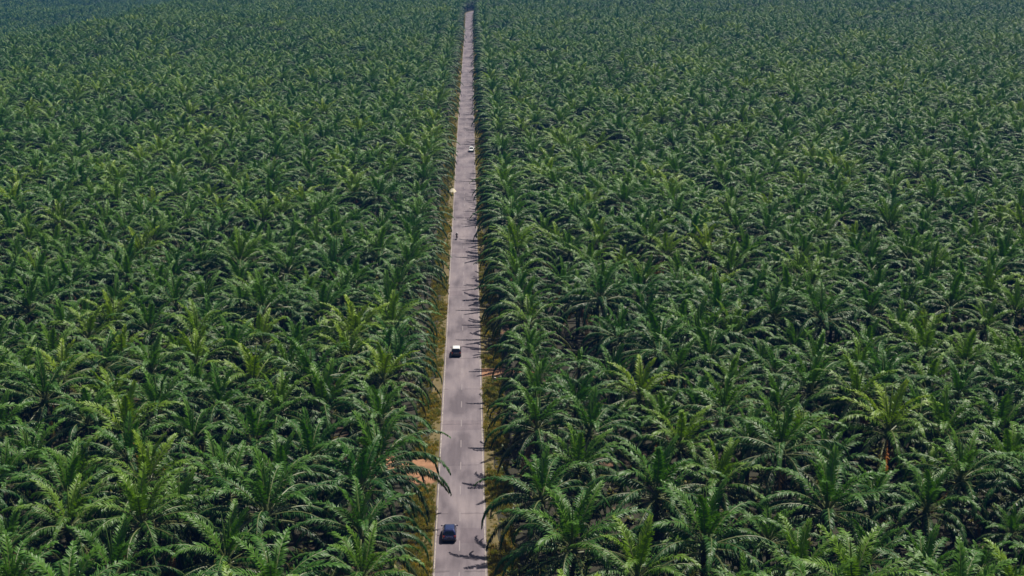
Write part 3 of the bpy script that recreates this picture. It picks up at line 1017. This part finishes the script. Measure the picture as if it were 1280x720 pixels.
def make_rider(loc):
    J = [(0, -0.22, 0.84, .15), (0, -0.18, 1.02, .145), (0, -0.11, 1.24, .16), (0, -0.07, 1.36, .12), (0, -0.05, 1.44, .062), (0, -0.01, 1.53, .085), (0, 0.01, 1.61, .09)]
    E = [(0, 1), (1, 2), (2, 3), (3, 4), (4, 5), (5, 6)]
    skin_from = {}
    for s in (-1, 1):
        b = len(J)
        J += [(s * 0.19, -0.07, 1.34, .075), (s * 0.30, 0.02, 1.14, .052), (s * 0.32, 0.20, 1.03, .038), (s * 0.31, 0.27, 1.005, .034)]
        E += [(3, b), (b, b + 1), (b + 1, b + 2), (b + 2, b + 3)]
        for k in range(4):
            x = s * (0.285 + 0.022 * k)
            c = len(J)
            J += [(x, 0.305, 1.00, .011), (x, 0.318, 0.975, .010), (x, 0.29, 0.955, .009)]
            E += [(b + 3, c), (c, c + 1), (c + 1, c + 2)]
        c = len(J)
        J += [(s * 0.275, 0.275, 0.985, .012), (s * 0.265, 0.295, 0.96, .010)]
        E += [(b + 3, c), (c, c + 1)]
        b = len(J)
        J += [(s * 0.10, -0.18, 0.83, .11), (s * 0.17, 0.16, 0.74, .085), (s * 0.17, 0.12, 0.50, .062), (s * 0.17, 0.06, 0.32, .045), (s * 0.18, 0.20, 0.28, .038)]
        E += [(0, b), (b, b + 1), (b + 1, b + 2), (b + 2, b + 3), (b + 3, b + 4)]
    me = bpy.data.meshes.new('person')
    me.from_pydata([j[:3] for j in J], E, [])
    tmp = bpy.data.objects.new('tmp_person', me); col.objects.link(tmp)
    md = tmp.modifiers.new('skin', 'SKIN')
    for i, sv in enumerate(me.skin_vertices[0].data):
        sv.radius = (J[i][3], J[i][3]); sv.use_root = (i == 0)
    sb = tmp.modifiers.new('sub', 'SUBSURF'); sb.levels = 1; sb.render_levels = 1
    dg = bpy.context.evaluated_depsgraph_get()
    out = bpy.data.meshes.new_from_object(tmp.evaluated_get(dg))
    bpy.data.objects.remove(tmp)
    out.materials.clear(); out.materials.append(CLOTH); out.materials.append(SKIN)
    for pl in out.polygons:
        c = pl.center
        pl.material_index = 1 if (c.z > 1.43 or (abs(c.x) > 0.24 and c.y > 0.22 and c.z > 0.9)) else 0
        pl.use_smooth = True
    out.name = 'person'
    o = link(bpy.data.objects.new('person', out))
    o.location = loc
    tag(o, 'person in dark clothes and white helmet sitting astride the motorbike', 'person')
    m = MB()
    prof = [(-0.10, 0.125), (-0.05, 0.145), (0.03, 0.15), (0.09, 0.13), (0.14, 0.075), (0.155, 0.02)]
    m.loft([[Vector((r * math.cos(2 * PI * k / 14), 0.0 + r * 1.12 * math.sin(2 * PI * k / 14) - 0.01, 1.61 + z)) for k in range(14)] for z, r in prof])
    h = m.build('helmet', HELMET, o, True)
    m = MB(); m.add([(x, y, z) for (x, y, z) in ((-0.11, 0.135, 1.53), (0.11, 0.135, 1.53), (0.11, 0.14, 1.63), (-0.11, 0.14, 1.63), (-0.10, 0.115, 1.53), (0.10, 0.115, 1.53), (0.10, 0.12, 1.63), (-0.10, 0.12, 1.63))], [(0, 1, 2, 3), (4, 7, 6, 5), (0, 4, 5, 1), (1, 5, 6, 2), (2, 6, 7, 3), (3, 7, 4, 0)])
    m.build('visor', GLASS, h)
    return o
MX, MY = road_x(342) - 1.85, 342.6
make_motorbike((MX, MY, RZ))
make_rider((MX, MY, RZ))

# small roadside things
def make_post(loc):
    root = empty('kilometre_post', loc)
    tag(root, 'short whitewashed marker post in the shade beside the dirt track', 'marker post')
    m = MB(); m.loft([rrect(0.14, -0.1, 0.55, -0.08, 0.02, 2), rrect(0.14, -0.1, 0.55, 0.08, 0.02, 2)]); m.build('shaft', CONCRETE, root)
    m = MB(); m.loft([[Vector((0.17 * math.cos(a), y_, 0.55 + 0.15 * math.sin(a))) for a in [R(15 * k) for k in range(13)]] for y_ in (-0.1, 0.1)]); m.build('cap', CONCRETE, root)
make_post((3.9, 228.6, 0.0))

def make_heap(loc):
    rng = random.Random(4)
    n, m_ = 22, 8
    v = [(0, 0, 1.0)]
    ph = [rng.uniform(0, 6.28) for _ in range(4)]
    for j in range(1, m_ + 1):
        s = j / m_
        for i in range(n):
            a = 2 * PI * i / n
            r = s * (1 + 0.12 * math.sin(2 * a + ph[0]) + 0.07 * math.sin(5 * a + ph[1]))
            z = (1 - s) ** 1.0 * (1 - 0.25 * (1 - s)) * 1.25 + rng.uniform(-0.05, 0.05) * (1 - s)
            v.append((1.0 * r * math.cos(a), 2.3 * r * math.sin(a), 1.25 * z - 0.05))
    f = [(0, 1 + i, 1 + (i + 1) % n) for i in range(n)]
    for j in range(m_ - 1):
        for i in range(n):
            a = 1 + j * n + i; b = 1 + j * n + (i + 1) % n
            f.append((a, a + n, b + n, b))
    mb = MB(); mb.add(v, f)
    o = mb.build('sand_heap', SAND, smooth_shade=True)
    o.location = loc
    tag(o, 'small pale cream heap on the left verge beyond the motorbike', 'sand heap')
make_heap((road_x(409) - 3.55, 409, 0.0))

# ------------------------------------------------------------------ the air
def make_haze():
    m = bpy.data.materials.new('haze_air'); m.use_nodes = True
    nt = m.node_tree; nt.nodes.clear()
    out = nt.nodes.new('ShaderNodeOutputMaterial')
    pv = nt.nodes.new('ShaderNodeVolumePrincipled')
    pv.inputs['Color'].default_value = (0.02, 0.13, 0.43, 1)
    pv.inputs['Density'].default_value = HAZE_DENSITY
    pv.inputs['Anisotropy'].default_value = 0.0
    nt.links.new(pv.outputs[0], out.inputs['Volume'])
    mb = MB(); mb.box(-12500, 12500, -3500, 12500, -41, 78)
    o = mb.build('haze', m)
    tag(o, 'thin bluish haze over the far plantation', 'haze', kind='stuff')
make_haze()
